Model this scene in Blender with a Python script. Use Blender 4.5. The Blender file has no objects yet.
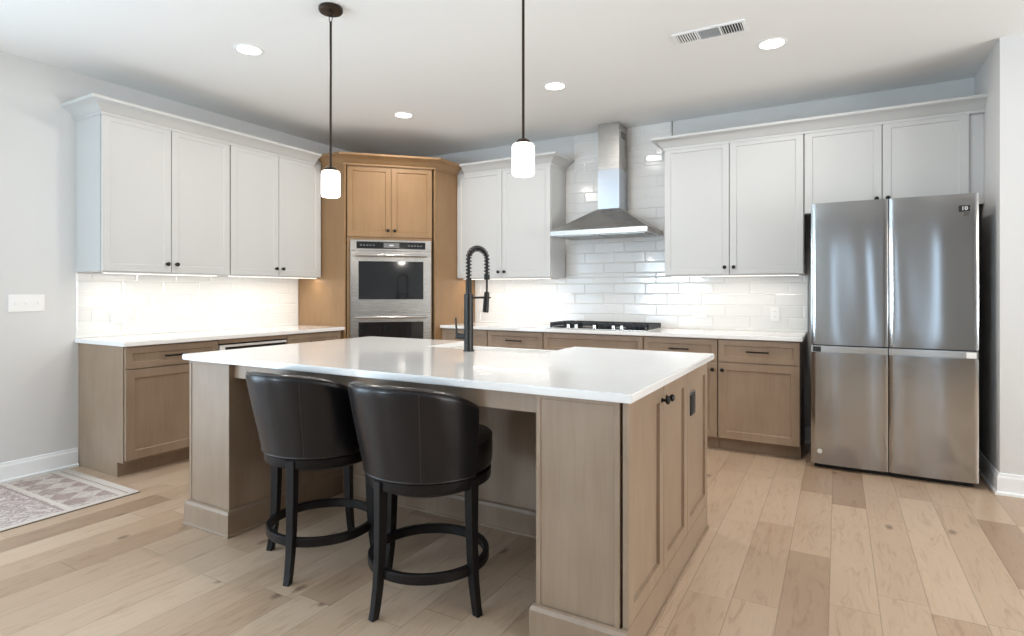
import bpy, bmesh, math, random
from mathutils import Vector, Matrix
C = bpy.context.scene
random.seed(7)
PI = math.pi
# ------------------------------------------------------------------ camera
cam = bpy.data.cameras.new('camera')
camo = bpy.data.objects.new('camera', cam); C.collection.objects.link(camo)
camo.location = (0, 0, 1.2442)
camo.rotation_euler = (PI/2, 0, math.radians(29.786))
cam.sensor_width = 36; cam.lens = 576.18/1024*36
cam.shift_x = (512-507.98)/1024; cam.shift_y = -(318-292.28)/1024
cam.clip_start = .05; cam.clip_end = 100
C.camera = camo
# ------------------------------------------------------------------ colour, world
C.view_settings.view_transform = 'Standard'; C.view_settings.look = 'None'
C.view_settings.gamma = 1; C.view_settings.use_curve_mapping = False
C.view_settings.exposure = -0.52
C.cycles.max_bounces = 10; C.cycles.diffuse_bounces = 6; C.cycles.glossy_bounces = 5
C.cycles.transmission_bounces = 6
C.cycles.sample_clamp_indirect = 6
C.cycles.use_denoising = True
C.cycles.caustics_reflective = False; C.cycles.caustics_refractive = False
W = bpy.data.worlds.new('sky'); C.world = W; W.use_nodes = True
wn = W.node_tree.nodes; bg = wn['Background']
bg.inputs['Color'].default_value = (.62, .78, 1, 1); bg.inputs['Strength'].default_value = 1.3

XL, YB, H = -4.734, 5.353, 2.816          # left wall, back wall, ceiling
XR, YS = .867, 4.59                        # fridge alcove side wall, front of that stub
XE, YF = 4.6, -4.6                         # far right wall, wall behind the camera
CT = .914

def area(name, loc, rot, sx, sy, e, col, spread=None):
    l = bpy.data.lights.new(name, 'AREA'); l.shape = 'RECTANGLE'; l.size = sx; l.size_y = sy
    l.energy = e; l.color = col
    if spread: l.spread = spread
    o = bpy.data.objects.new(name, l); C.collection.objects.link(o)
    o.location = loc; o.rotation_euler = rot
    return o
DAY = (.66, .84, 1.0)
WINF = [(-4.5, -3.1)]     # windows in the wall behind the camera (x ranges)
WZ = (.55, 2.35)
UPFILL = (.72, .88, 1.0)                              # tint of the upward fill added to brighten the ceiling
def window_and_fill(x, y, rz, w, z0, z1, e_side, e_upfill, DAY=DAY, UPFILL=UPFILL, tilt=0):
    area('window_daylight', (x, y, (z0+z1)/2), (PI/2-math.radians(tilt), 0, rz), w, z1-z0, e_side, DAY)  # in the far right wall this is added warm fill
    area('ground_bounce', (x, y, z0+.35*(z1-z0)), (PI/2+math.radians(38), 0, rz), w, .5*(z1-z0), e_upfill, UPFILL, math.radians(130))  # added lamp aimed up to lift the ceiling
for a, b in WINF: window_and_fill((a+b)/2, YF-.12, 0, b-a, *WZ, 84*(b-a), 120*(b-a))
FILLR = [(.1, 1.6), (2.2, 3.7)]                     # unseen far right openings (y ranges), added for warm fill
for a, b in FILLR: window_and_fill(XE+.12, (a+b)/2, PI/2, b-a, *WZ, 44*(b-a), 66*(b-a), (1, .86, .69), (.84, .93, 1), 28)
WINL = [(-1.65, .75)]; DZ = (.02, 2.25)              # glazed door in the left wall, behind the camera
for a, b in WINL: window_and_fill(XL-.12, (a+b)/2, -PI/2, b-a, *DZ, 44*(b-a), 14*(b-a))

SLITS = [(-.50, -.18), (1.30, 1.85)]                  # narrow lit slits behind the camera, added to streak the fridge reflections
for a, b in SLITS: area('sheer_window', ((a+b)/2, YF-.10, 1.25), (PI/2, 0, 0), b-a, 2.0, 14*(b-a), DAY)
# ------------------------------------------------------------------ materials
def mat(name, col, rough=.5, metal=0, spec=.5, coat=0):
    m = bpy.data.materials.new(name); m.use_nodes = True
    b = m.node_tree.nodes['Principled BSDF']
    b.inputs['Base Color'].default_value = (*col, 1); b.inputs['Roughness'].default_value = rough
    b.inputs['Metallic'].default_value = metal; b.inputs['Specular IOR Level'].default_value = spec
    b.inputs['Coat Weight'].default_value = coat; b.inputs['Coat Roughness'].default_value = .1
    return m
class NB:
    """short helper for node graphs"""
    def __init__(s, m): s.t = m.node_tree; s.b = s.t.nodes['Principled BSDF']
    def n(s, typ, **k):
        x = s.t.nodes.new(typ)
        for a, v in k.items(): setattr(x, a, v)
        return x
    def l(s, a, b): s.t.links.new(a, b)
    def math(s, op, a, b=None, c=None):
        x = s.n('ShaderNodeMath', operation=op)
        for i, v in enumerate((a, b, c)):
            if v is None: continue
            if hasattr(v, 'is_linked'): s.l(v, x.inputs[i])
            else: x.inputs[i].default_value = v
        return x.outputs[0]
    def noise(s, vec, scale, detail=3, rough=.5, dist=0):
        x = s.n('ShaderNodeTexNoise'); s.l(vec, x.inputs['Vector'])
        x.inputs['Scale'].default_value = scale; x.inputs['Detail'].default_value = detail
        x.inputs['Roughness'].default_value = rough; x.inputs['Distortion'].default_value = dist
        return x.outputs['Fac']
    def obj(s, scale=(1, 1, 1)):
        t = s.n('ShaderNodeTexCoord'); m = s.n('ShaderNodeMapping'); s.l(t.outputs['Object'], m.inputs[0])
        m.inputs['Scale'].default_value = scale; return m.outputs[0]
    def ramp(s, f, stops):
        r = s.n('ShaderNodeValToRGB'); s.l(f, r.inputs[0]); e = r.color_ramp.elements
        while len(e) < len(stops): e.new(.5)
        for q, (p, c) in zip(e, stops): q.position = p; q.color = (*c, 1)
        return r.outputs[0]
    def mix(s, f, a, b, typ='MIX'):
        x = s.n('ShaderNodeMix', data_type='RGBA', blend_type=typ)
        for i, v in ((0, f), (6, a), (7, b)):
            if hasattr(v, 'is_linked'): s.l(v, x.inputs[i])
            else: x.inputs[i].default_value = v if i == 0 else (*v, 1)
        return x.outputs[2]
    def bump(s, h, strength, dist=.002):
        x = s.n('ShaderNodeBump'); s.l(h, x.inputs['Height']); x.inputs['Strength'].default_value = strength
        x.inputs['Distance'].default_value = dist; s.l(x.outputs[0], s.b.inputs['Normal'])

def paint(name, col, rough, bump=.03):
    m = mat(name, col, rough); q = NB(m); q.bump(q.noise(q.obj(), 180, 3), bump, .001)
    return m
WALL = paint('wall_paint', (.64, .643, .642), .85)
CEIL = paint('ceiling_paint', (.83, .845, .845), .9)
TRIM = paint('trim_paint', (.84, .86, .88), .45, .01)
WHITE = paint('white_cabinet_lacquer', (.535, .542, .538), .42, .01)
BLACKM = mat('black_metal', (.018, .017, .016), .38, .6)
BRONZE = mat('dark_bronze', (.045, .032, .024), .35, .8)
DARK = mat('dark_gap', (.02, .018, .016), .8)
def wood(name, a, b, rough=.42, grain=(14, 14, 1.1)):
    m = mat(name, a, rough); q = NB(m); v = q.obj(grain)
    g = q.noise(v, 3.2, 6, .62, .6); f = q.noise(q.obj((55, 55, 2.2)), 3, 4, .6)
    blot = q.noise(q.obj((1, 1, .6)), 4.5, 2)
    s = q.math('ADD', q.math('MULTIPLY', g, .34), q.math('MULTIPLY', blot, .51)); s = q.math('ADD', s, q.math('MULTIPLY', f, .15))
    q.l(q.ramp(s, [(.32, a), (.68, b)]), q.b.inputs['Base Color'])
    q.bump(f, .08, .001)
    return m
GREIGE = wood('greige_stained_maple', (.250, .176, .118), (.335, .250, .180))
HONEY = wood('honey_stained_maple', (.235, .135, .060), (.31, .185, .090))
# white quartz
QUARTZ = mat('white_quartz', (.84, .83, .815), .13); q = NB(QUARTZ)
q.l(q.ramp(q.noise(q.obj((1, 1.6, 1)), 2.2, 7, .6, 1.2), [(.35, (.845, .84, .835)), (.6, (.865, .862, .855))]), q.b.inputs['Base Color'])
q.b.inputs['Coat Weight'].default_value = .35; q.b.inputs['Coat Roughness'].default_value = .04
TILE = mat('glazed_tile', (.76, .76, .75), .11, coat=.4); q = NB(TILE); q.bump(q.noise(q.obj(), 22, 2), .12, .004)
GROUT = mat('grout', (.80, .79, .77), .9)
# stainless steel
def steel(name, col, rough, sc=(2, 2, 220)):
    m = mat(name, col, rough, 1); q = NB(m); n = q.noise(q.obj(sc), 4, 4, .6)
    q.l(q.math('MULTIPLY_ADD', n, .12, rough-.06), q.b.inputs['Roughness'])
    q.bump(n, .025, .001)
    return m
STEEL = steel('brushed_stainless', (.49, .478, .46), .27)
STEELV = steel('fridge_stainless', (.44, .445, .45), .13, (220, 220, 1.5))
CHROME = mat('bright_steel', (.66, .66, .65), .16, 1)
GLASSB = mat('black_oven_glass', (.008, .009, .011), .04, coat=1)
GRATE = mat('cast_iron', (.025, .027, .032), .55, .3)
LEATHER = mat('dark_brown_leather', (.0055, .005, .007), .28, spec=.38, coat=.15); q = NB(LEATHER)
vv = q.n('ShaderNodeTexVoronoi'); q.l(q.obj(), vv.inputs['Vector']); vv.inputs['Scale'].default_value = 230
q.bump(q.math('ADD', vv.outputs['Distance'], q.math('MULTIPLY', q.noise(q.obj(), 14, 3), 2.2)), .12, .002)
WELT = mat('leather_welt', (.022, .015, .013), .35)
ESP = wood('espresso_wood', (.007, .006, .006), (.012, .010, .010), .35)
ESP.node_tree.nodes['Principled BSDF'].inputs['Specular IOR Level'].default_value = .2
PORC = mat('white_fireclay', (.85, .84, .82), .12)
PLASTIC = mat('white_plastic', (.82, .82, .81), .35)
def emis(name, col, s):
    m = mat(name, (.9, .9, .9), .4); b = m.node_tree.nodes['Principled BSDF']
    b.inputs['Emission Color'].default_value = (*col, 1); b.inputs['Emission Strength'].default_value = s
    return m
WARM = (1, .93, .85)
E_CAN = emis('lamp_lens', (1, .94, .86), 9); E_SHADE = emis('glowing_opal_glass', (1, .95, .88), 4.0)
E_BAR = emis('led_diffuser', (1, .93, .84), 4)
# floor planks
FLOOR = mat('oak_plank_floor', (.5, .4, .3), .36); q = NB(FLOOR)
tc = q.n('ShaderNodeTexCoord'); sp = q.n('ShaderNodeSeparateXYZ'); q.l(tc.outputs['Object'], sp.inputs[0])
PW = .172
xs = q.math('DIVIDE', q.math('ADD', sp.outputs[0], .03), PW); row = q.math('FLOOR', xs); fx = q.math('FRACT', xs)
w1 = q.n('ShaderNodeTexWhiteNoise', noise_dimensions='1D'); q.l(row, w1.inputs['W'])
ln = q.math('MULTIPLY_ADD', w1.outputs['Value'], .7, .85)
w1b = q.n('ShaderNodeTexWhiteNoise', noise_dimensions='1D'); q.l(q.math('ADD', row, 37.3), w1b.inputs['W'])
ys = q.math('ADD', q.math('DIVIDE', sp.outputs[1], ln), q.math('MULTIPLY', w1b.outputs['Value'], 5)); pl = q.math('FLOOR', ys); fy = q.math('FRACT', ys)
cx = q.n('ShaderNodeCombineXYZ'); q.l(row, cx.inputs[0]); q.l(pl, cx.inputs[1])
w2 = q.n('ShaderNodeTexWhiteNoise', noise_dimensions='2D'); q.l(cx.outputs[0], w2.inputs['Vector'])
base = q.ramp(w2.outputs['Value'], [(0, (.37, .255, .172)), (.14, (.49, .355, .25)), (.5, (.57, .43, .312)), (.85, (.62, .48, .355)), (1, (.51, .37, .258))])
# per-plank shifted grain
off = q.n('ShaderNodeVectorMath', operation='SCALE'); q.l(w2.outputs['Color'], off.inputs[0]); off.inputs[3].default_value = 40
ad = q.n('ShaderNodeVectorMath', operation='ADD'); q.l(tc.outputs['Object'], ad.inputs[0]); q.l(off.outputs[0], ad.inputs[1])
mp = q.n('ShaderNodeMapping'); q.l(ad.outputs[0], mp.inputs[0]); mp.inputs['Scale'].default_value = (9, 1.3, 1)
g1 = q.noise(mp.outputs[0], 2.6, 6, .62, 1.6)
mp2 = q.n('ShaderNodeMapping'); q.l(ad.outputs[0], mp2.inputs[0]); mp2.inputs['Scale'].default_value = (70, 3, 1)
g2 = q.noise(mp2.outputs[0], 2, 3)
gcol = q.ramp(g1, [(.28, (.74, .68, .63)), (.46, (.96, .95, .94)), (.6, (1, 1, 1)), (.8, (.90, .88, .86))])
col = q.mix(1.0, base, gcol, 'MULTIPLY')
col = q.mix(q.math('MULTIPLY', g2, .16), col, (.25, .17, .11))
# knots
kn = q.n('ShaderNodeTexVoronoi', voronoi_dimensions='2D'); mp3 = q.n('ShaderNodeMapping'); q.l(ad.outputs[0], mp3.inputs[0]); mp3.inputs['Scale'].default_value = (1.5, .8, 1)
q.l(mp3.outputs[0], kn.inputs['Vector']); kn.inputs['Scale'].default_value = 1.9
kd = q.math('ADD', kn.outputs['Distance'], q.math('MULTIPLY', q.noise(tc.outputs['Object'], 40, 2), .05))
kf = q.ramp(kd, [(.045, (1, 1, 1)), (.095, (0, 0, 0))])
ks_ = q.n('ShaderNodeSeparateColor'); q.l(kn.outputs['Color'], ks_.inputs[0])
col = q.mix(q.math('MULTIPLY', q.math('MULTIPLY', kf, q.math('GREATER_THAN', ks_.outputs[0], .72)), .75), col, (.13, .08, .05))
ex = q.math('MINIMUM', fx, q.math('SUBTRACT', 1, fx)); ey = q.math('MULTIPLY', q.math('MINIMUM', fy, q.math('SUBTRACT', 1, fy)), 6.5)
ed = q.math('MINIMUM', ex, ey)
gap = q.ramp(ed, [(.006, (1, 1, 1)), (.018, (0, 0, 0))])
col = q.mix(q.math('MULTIPLY', gap, .38), col, (.16, .11, .075))
q.l(col, q.b.inputs['Base Color'])
q.l(q.math('MULTIPLY_ADD', g1, .14, .27), q.b.inputs['Roughness'])
q.bump(q.math('SUBTRACT', q.math('MULTIPLY', g2, .25), q.math('MULTIPLY', gap, 1.0)), .35, .0015)
# rug
RUG = mat('woven_rug', (.6, .55, .5), .95); q = NB(RUG)
tc = q.n('ShaderNodeTexCoord'); sp = q.n('ShaderNodeSeparateXYZ'); q.l(tc.outputs['Object'], sp.inputs[0])
X, Y = sp.outputs[0], sp.outputs[1]              # x across 0..W, y from the far end 0..L
ax = q.math('ABSOLUTE', X)
def band(v, a, b): return q.math('MULTIPLY', q.math('GREATER_THAN', v, a), q.math('LESS_THAN', v, b))
tri = q.math('ABSOLUTE', q.math('SUBTRACT', q.math('FRACT', q.math('DIVIDE', X, .16)), .5))
trid = q.math('LESS_THAN', q.math('ABSOLUTE', q.math('SUBTRACT', q.math('FRACT', q.math('DIVIDE', Y, .19)), .5)), tri)
dots = q.math('GREATER_THAN', q.math('SINE', q.math('MULTIPLY', X, 190)), .1)
patt = q.ramp(q.noise(tc.outputs['Object'], 15, 4, .65, 1.2), [(.40, (.62, .55, .52)), (.50, (.22, .14, .13)), (.58, (.58, .52, .49))])
field = q.mix(q.math('MULTIPLY', trid, .0), (.60, .54, .50), patt)
field = q.mix(1.0, field, patt)
b_tri = band(Y, .10, .34)
c = q.mix(q.math('MULTIPLY', trid, .75), (.58, .52, .48), (.27, .185, .165))
c = q.mix(.35, c, patt)
c = q.mix(b_tri, q.mix(.25, field, (.60, .55, .52)), c)
c = q.mix(band(Y, 0, .10), c, (.62, .57, .52))
c = q.mix(q.math('MULTIPLY', band(Y, .045, .065), dots), c, (.30, .22, .19))
c = q.mix(band(Y, .345, .375), c, (.62, .56, .51)); c = q.mix(band(Y, .385, .397), c, (.33, .26, .24))
c = q.mix(q.math('GREATER_THAN', ax, .43), c, (.60, .55, .50))
q.l(c, q.b.inputs['Base Color']); q.bump(q.noise(tc.outputs['Object'], 500, 2), .5, .002)
RUGEDGE = mat('rug_binding', (.05, .04, .035), .9)

# ------------------------------------------------------------------ mesh helpers
def setp(o, label=None, cat=None, group=None, kind=None):
    if label: o['label'] = label
    if cat: o['category'] = cat
    if group: o['group'] = group
    if kind: o['kind'] = kind
    return o
def empty(name, loc=(0, 0, 0), rz=0, label=None, cat=None, group=None):
    o = bpy.data.objects.new(name, None); C.collection.objects.link(o)
    o.location = loc; o.rotation_euler = (0, 0, rz); o.empty_display_size = .1
    return setp(o, label, cat, group)
def obj(name, bm, m, parent=None, smooth=False, angle=35):
    me = bpy.data.meshes.new(name); bmesh.ops.recalc_face_normals(bm, faces=bm.faces[:])
    if smooth:
        for f in bm.faces: f.smooth = True
        for e in bm.edges:
            if len(e.link_faces) == 2 and e.calc_face_angle(0) > math.radians(angle): e.smooth = False
    bm.to_mesh(me); bm.free()
    for x in (m if isinstance(m, (list, tuple)) else [m]): me.materials.append(x)
    o = bpy.data.objects.new(name, me); C.collection.objects.link(o)
    if parent: o.parent = parent
    return o
def B(): return bmesh.new()
def box(bm, x0, x1, y0, y1, z0, z1, bev=0, M=None, mi=0):
    vs = bmesh.ops.create_cube(bm, size=1)['verts']
    for v in vs:
        v.co = Vector(((x0+x1)/2+v.co.x*(x1-x0), (y0+y1)/2+v.co.y*(y1-y0), (z0+z1)/2+v.co.z*(z1-z0)))
    fs = {f for v in vs for f in v.link_faces}
    if bev:
        r = bmesh.ops.bevel(bm, geom=list({e for v in vs for e in v.link_edges}), offset=bev, segments=2, affect='EDGES', profile=.6)
        vs = list({v for v in r['verts']} | {v for v in vs if v.is_valid}); fs = {f for v in vs for f in v.link_faces}
    for f in fs: f.material_index = mi
    if M: bmesh.ops.transform(bm, matrix=M, verts=vs)
    return vs
def prism(bm, pts, z0, z1):
    a = [bm.verts.new((x, y, z0)) for x, y in pts]; b = [bm.verts.new((x, y, z1)) for x, y in pts]
    bm.faces.new(a[::-1]); bm.faces.new(b)
    for i in range(len(pts)): bm.faces.new((a[i], a[(i+1) % len(pts)], b[(i+1) % len(pts)], b[i]))
    return a+b
def tube(bm, pts, r, n=12, cap=True, closed=False):
    pts = [Vector(p) for p in pts]; rs = r if isinstance(r, (list, tuple)) else [r]*len(pts)
    rings = []; up = None; N = len(pts)
    for i, p in enumerate(pts):
        if closed: t = (pts[(i+1) % N]-pts[i-1]).normalized()
        else: t = (pts[min(i+1, N-1)]-pts[max(i-1, 0)]).normalized()
        if up is None: up = t.orthogonal().normalized()
        up = (up-t*up.dot(t)); up = up.normalized() if up.length > 1e-6 else t.orthogonal().normalized()
        s = t.cross(up)
        rings.append([bm.verts.new(p+(up*math.cos(2*PI*k/n)+s*math.sin(2*PI*k/n))*rs[i]) for k in range(n)])
    for i in range(N if closed else N-1):
        a, b = rings[i], rings[(i+1) % N]
        for k in range(n): bm.faces.new((a[k], a[(k+1) % n], b[(k+1) % n], b[k]))
    if cap and not closed: bm.faces.new(rings[0][::-1]); bm.faces.new(rings[-1])
def lathe(bm, prof, n=32, c=(0, 0), M=None):
    """prof: (radius, z) list; closed at the axis when r == 0"""
    rings = []; new = []
    for r, z in prof:
        if r <= 1e-6: v = bm.verts.new((c[0], c[1], z)); rings.append([v]); new.append(v)
        else:
            g = [bm.verts.new((c[0]+r*math.cos(2*PI*k/n), c[1]+r*math.sin(2*PI*k/n), z)) for k in range(n)]; rings.append(g); new += g
    for a, b in zip(rings, rings[1:]):
        for k in range(n):
            k2 = (k+1) % n
            if len(a) == 1 and len(b) == 1: continue
            if len(a) == 1: bm.faces.new((a[0], b[k2], b[k]))
            elif len(b) == 1: bm.faces.new((a[k], a[k2], b[0]))
            else: bm.faces.new((a[k], a[k2], b[k2], b[k]))
    if M: bmesh.ops.transform(bm, matrix=M, verts=new)
    return new
def sweep(bm, path, prof, side=1, closed=False):
    """mitred sweep along an xy polyline; prof = [(outward offset, z)] closed loop"""
    P = [Vector(p) for p in path]; n = len(P); rings = []
    for i in range(n):
        d0 = (P[i]-P[i-1]).normalized() if (i > 0 or closed) else None
        d1 = (P[(i+1) % n]-P[i]).normalized() if (i < n-1 or closed) else None
        if d0 is None: d0 = d1
        if d1 is None: d1 = d0
        n0 = Vector((d0.y, -d0.x))*side; n1 = Vector((d1.y, -d1.x))*side
        m = (n0+n1); m = m/ (m.length_squared/2) if m.length > 1e-6 else n0
        rings.append([bm.verts.new((P[i].x+m.x*o, P[i].y+m.y*o, z)) for o, z in prof])
    k = len(prof)
    for i in range(n if closed else n-1):
        a, b = rings[i], rings[(i+1) % n]
        for j in range(k): bm.faces.new((a[j], a[(j+1) % k], b[(j+1) % k], b[j]))
    if not closed: bm.faces.new(rings[0][::-1]); bm.faces.new(rings[-1])
def shaker(bm, x0, x1, z0, z1, y=0, t=.02, fr=.057, rec=.009, bevel=.005, M=None):
    """five-piece door, front face at y (facing -y)"""
    def ring(i, yy): return [bm.verts.new((xa, yy, za)) for xa, za in ((x0+i, z0+i), (x1-i, z0+i), (x1-i, z1-i), (x0+i, z1-i))]
    e = .0015
    R = [ring(0, y+t), ring(0, y+e), ring(e, y), ring(fr, y), ring(fr+bevel, y+rec)]
    bm.faces.new(R[0])
    for a, b in zip(R, R[1:]):
        for k in range(4): bm.faces.new((a[k], a[(k+1) % 4], b[(k+1) % 4], b[k]))
    bm.faces.new(R[-1][::-1])
    if M: bmesh.ops.transform(bm, matrix=M, verts=[v for r in R for v in r])

# ------------------------------------------------------------------ room shell
def struct(name, bm, m, **k): return setp(obj(name, bm, m, **k), kind='structure')
T = .12
bm = B(); box(bm, XL-T, XE+T, YF-T, YB+T, -.1, 0); struct('floor', bm, FLOOR)
bm = B(); box(bm, XL-T, XE+T, YF-T, YB+T, H, H+.1); struct('ceiling', bm, CEIL)
bm = B(); box(bm, XL, XE, YB, YB+T, 0, H); struct('wall_back', bm, WALL)
bm = B(); box(bm, XR, XE, YS, YB, 0, H); struct('wall_right', bm, WALL)
def wall_with_holes(name, horiz, a0, a1, holes, p0, p1, WZ=WZ):
    bm = B(); cur = a0
    def bx(u0, u1, z0, z1):
        if horiz: box(bm, u0, u1, p0, p1, z0, z1)
        else: box(bm, p0, p1, u0, u1, z0, z1)
    for u0, u1 in holes:
        bx(cur, u0, 0, H); bx(u0, u1, 0, WZ[0]); bx(u0, u1, WZ[1], H); cur = u1
    bx(cur, a1, 0, H); struct(name, bm, WALL)
WZS = (.25, 2.25)
wall_with_holes('wall_front', True, XL, -1.2, WINF, YF-T, YF); wall_with_holes('wall_behind', True, -1.2, XE, SLITS, YF-T, YF, WZS)
wall_with_holes('wall_far_right', False, YF, YS, FILLR, XE, XE+T)
wall_with_holes('wall_left', False, YF-T, YB+T, WINL, XL-T, XL, DZ)
bm = B()
for q_ in ((-1.65, -1.58, 0, 2.25), (.68, .75, 0, 2.25), (-.49, -.41, 0, 2.25), (-1.58, .68, 2.18, 2.25), (-1.58, .68, 0, .10)): box(bm, XL-.09, XL-.03, *q_)
struct('door_1', bm, TRIM)
nwin = 0
for hz, lst, p in ((True, WINF, YF), (False, FILLR, XE)):
    for a, b in lst:
        nwin += 1; bm = B()
        def fb(u0, u1, z0, z1, d=.03):
            if hz: box(bm, u0, u1, p-.06, p-.06+d, z0, z1)
            else: box(bm, p+.06-d, p+.06, u0, u1, z0, z1)
        fb(a, a+.06, *WZ); fb(b-.06, b, *WZ); fb(a, b, WZ[0], WZ[0]+.06); fb(a, b, WZ[1]-.06, WZ[1]); fb((a+b)/2-.03, (a+b)/2+.03, *WZ)
        fb(a, b, (WZ[0]+WZ[1])/2-.025, (WZ[0]+WZ[1])/2+.025)
        struct('window_%d' % nwin, bm, TRIM)  # the far right frames surround the added fill lights
# baseboards: 13 cm with a stepped cap and a shoe
BP = [(0, 0), (.026, 0), (.026, .015), (.015, .022), (.015, .105), (.010, .118), (.010, .128), (0, .132)]
bm = B(); sweep(bm, [(XL, .75), (XL, 2.052)], BP, 1); struct('baseboard_left', bm, TRIM)
bm = B(); sweep(bm, [(XR, YB), (XR, YS), (XE, YS)], BP, 1)
o = struct('baseboard_right', bm, TRIM)
bm = B(); sweep(bm, [(XR, YB), (-.235, YB)], BP, -1); struct('baseboard_back', bm, TRIM)

# ------------------------------------------------------------------ hardware
def knob_bm():
    bm = B(); M = Matrix.Rotation(PI/2, 4, 'X')      # axis towards -y
    lathe(bm, [(0, 0), (.009, 0), (.008, .003), (.0055, .008), (.006, .014), (.013, .018), (.0155, .023), (.014, .029), (.008, .032), (0, .0325)], 20, M=M)
    return bm
kb = knob_bm(); kme = bpy.data.meshes.new('knob'); bmesh.ops.recalc_face_normals(kb, faces=kb.faces[:])
for f in kb.faces: f.smooth = True
kb.to_mesh(kme); kb.free(); kme.materials.append(BLACKM)
def knob(parent, x, z, y=0):
    o = bpy.data.objects.new('knob', kme); C.collection.objects.link(o); o.parent = parent; o.location = (x, y, z); return o
def pull(parent, x, z, w=.16, y=0):
    bm = B(); box(bm, x-w/2, x+w/2, y-.034, y-.024, z-.006, z+.006, .002)
    for s in (-1, 1): box(bm, x+s*(w/2-.015)-.005, x+s*(w/2-.015)+.005, y-.026, y, z-.005, z+.005)
    return obj('pull', bm, BLACKM, parent)

# ------------------------------------------------------------------ cabinets
# local frame: x to the right seen from the front, door face at y = 0, y into the wall, z up from the unit's foot
def cabinet(name, label, loc, rz, w, h, depth, fronts, m, group=None, toe=0, cat='cabinet', rec=.009, fr=.057):
    t = empty(name, loc, rz, label, cat, group)
    bm = B(); z0 = toe
    box(bm, 0, w, .0215, depth, z0, h)
    if toe: box(bm, 0, w, .095, depth, 0, toe)
    obj('carcass', bm, m, t)
    for f in fronts:
        kind, x0, x1, a, b = f[:5]; g = .0028
        bm = B()
        if kind == 'slab': box(bm, x0+g, x1-g, 0, .02, a+g, b-g, .0015)
        else: shaker(bm, x0+g, x1-g, a+g, b-g, fr=(fr if kind == 'door' else min(fr, .042)), rec=rec)
        d = obj('door' if kind == 'door' else ('drawer' if kind == 'drawer' else 'false_front'), bm, m, t)
        if len(f) > 5 and f[5]:
            hw = f[5]
            if hw[0] == 'knob': knob(d, hw[1], hw[2])
            else: pull(d, hw[1], hw[2])
    return t
UZ, UT = 1.39, 2.49; UH = UT-UZ
UG = 'white wall cabinets'
# left wall uppers (face +x): local x = world y
LFX = XL+.35
for y0, y1, mid, lab in ((2.045, 3.013, 2.524, 'white two-door wall cabinet nearest the light switch, left wall'),
                         (3.013, 3.998, 3.492, 'white two-door wall cabinet between its neighbour and the tan oven tower')):
    w = y1-y0; m_ = mid-y0; end = (3.97-y0) if y1 > 3.9 else w-.004
    t = cabinet('wall_cabinet', lab, (LFX, y0, UZ), PI/2, w, UH, .35,
            [('door', 0.002, m_, 0, UH, ('knob', m_-.035, .066)), ('door', m_, end, 0, UH, ('knob', m_+.035, .066))], WHITE, fr=.05, rec=.003)
def back_upper(x0, x1, mid, lab, z0=UZ, kz=.06, end=None):
    w = x1-x0
    return cabinet('wall_cabinet', lab, (x0, 5.003, z0), 0, w, UT-z0, YB-5.003,
        [('door', .002, mid-x0, 0, UT-z0, ('knob', mid-x0-.035, kz)), ('door', mid-x0, (end or x1)-x0-.002, 0, UT-z0, ('knob', mid-x0+.035, kz))], WHITE, fr=.05, rec=.007)
TX = -3.485
back_upper(TX, -2.392, -2.935, 'white two-door wall cabinet between the tan tower and the range hood')
back_upper(-1.306, -.227, -.772, 'white two-door wall cabinet right of the range hood')
back_upper(-.225, XR-.002, .281, 'short white wall cabinet above the steel refrigerator', 1.85, .078, .787)
# crown mouldings
CP = [(0, 2.468), (.006, 2.468), (.008, 2.486), (.016, 2.490), (.030, 2.510), (.050, 2.526), (.072, 2.539), (.086, 2.544), (.093, 2.549), (.095, 2.566), (0, 2.566)]
def crown(path, m, side, label=None, parent=None, name='crown_molding'):
    bm = B(); sweep(bm, path, CP, side); o = obj(name, bm, m, parent, True, 30)
    if label: setp(o, label, 'crown molding', None)
    return o
crown([(XL, 2.045), (LFX, 2.045), (LFX, 3.903)], WHITE, 1, 'white crown molding along the tops of the left wall cabinets')
crown([(TX+.097, 5.003), (-2.392, 5.003), (-2.392, YB)], WHITE, 1, 'white crown molding on the cabinet left of the range hood')
crown([(-1.306, YB), (-1.306, 5.003), (XR, 5.003)], WHITE, 1, 'white crown molding over the cabinets right of the hood and refrigerator')
# flat tops behind the crowns
# left base run (face +x)
BF = XL+.62                      # door face
def lbase(y0, y1, lab, fr, kind='base_cabinet'):
    return cabinet(kind, lab, (BF, y0, 0), PI/2, y1-y0, .884, .62, fr, GREIGE, toe=.10)
DT, DB = .876, .725
w = 2.727-2.059
lbase(2.059, 2.727, 'brown base cabinet at the near end of the left counter', [('drawer', .004, w, DB, DT, ('pull', w/2, .80)), ('door', .004, w, .115, DB, ('knob', w-.04, .65))])
w = 4.0-3.362
lbase(3.362, 4.0, 'brown base cabinet between the dishwasher and the oven tower', [('drawer', 0, w-.02, DB, DT, ('pull', w/2, .80)), ('door', 0, w-.02, .115, DB, ('knob', .04, .65))])
# dishwasher
t = empty('dishwasher', (BF, 2.73, 0), PI/2, 'built-in dishwasher with white top edge under the left counter', 'dishwasher')
bm = B(); box(bm, .004, .626, .03, .58, .10, .845); box(bm, .004, .626, .10, .58, .0, .10); obj('tub', bm, DARK, t)
bm = B(); box(bm, .008, .622, -.004, .028, .115, .795, .003); obj('door_panel', bm, STEEL, t)
bm = B(); box(bm, .008, .622, -.004, .028, .818, .835, .002); box(bm, .008, .05, -.004, .028, .795, .82); obj('control_strip', bm, PLASTIC, t)
bm = B(); box(bm, .05, .622, .012, .026, .796, .817); obj('handle_recess', bm, DARK, t)
bm = B(); box(bm, BF-.03-.0, BF-.002, 2.729, 3.36, .848, .883, .001); setp(obj('filler_rail', bm, GREIGE), 'brown wooden filler rail between dishwasher and left countertop', 'filler rail')
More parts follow.
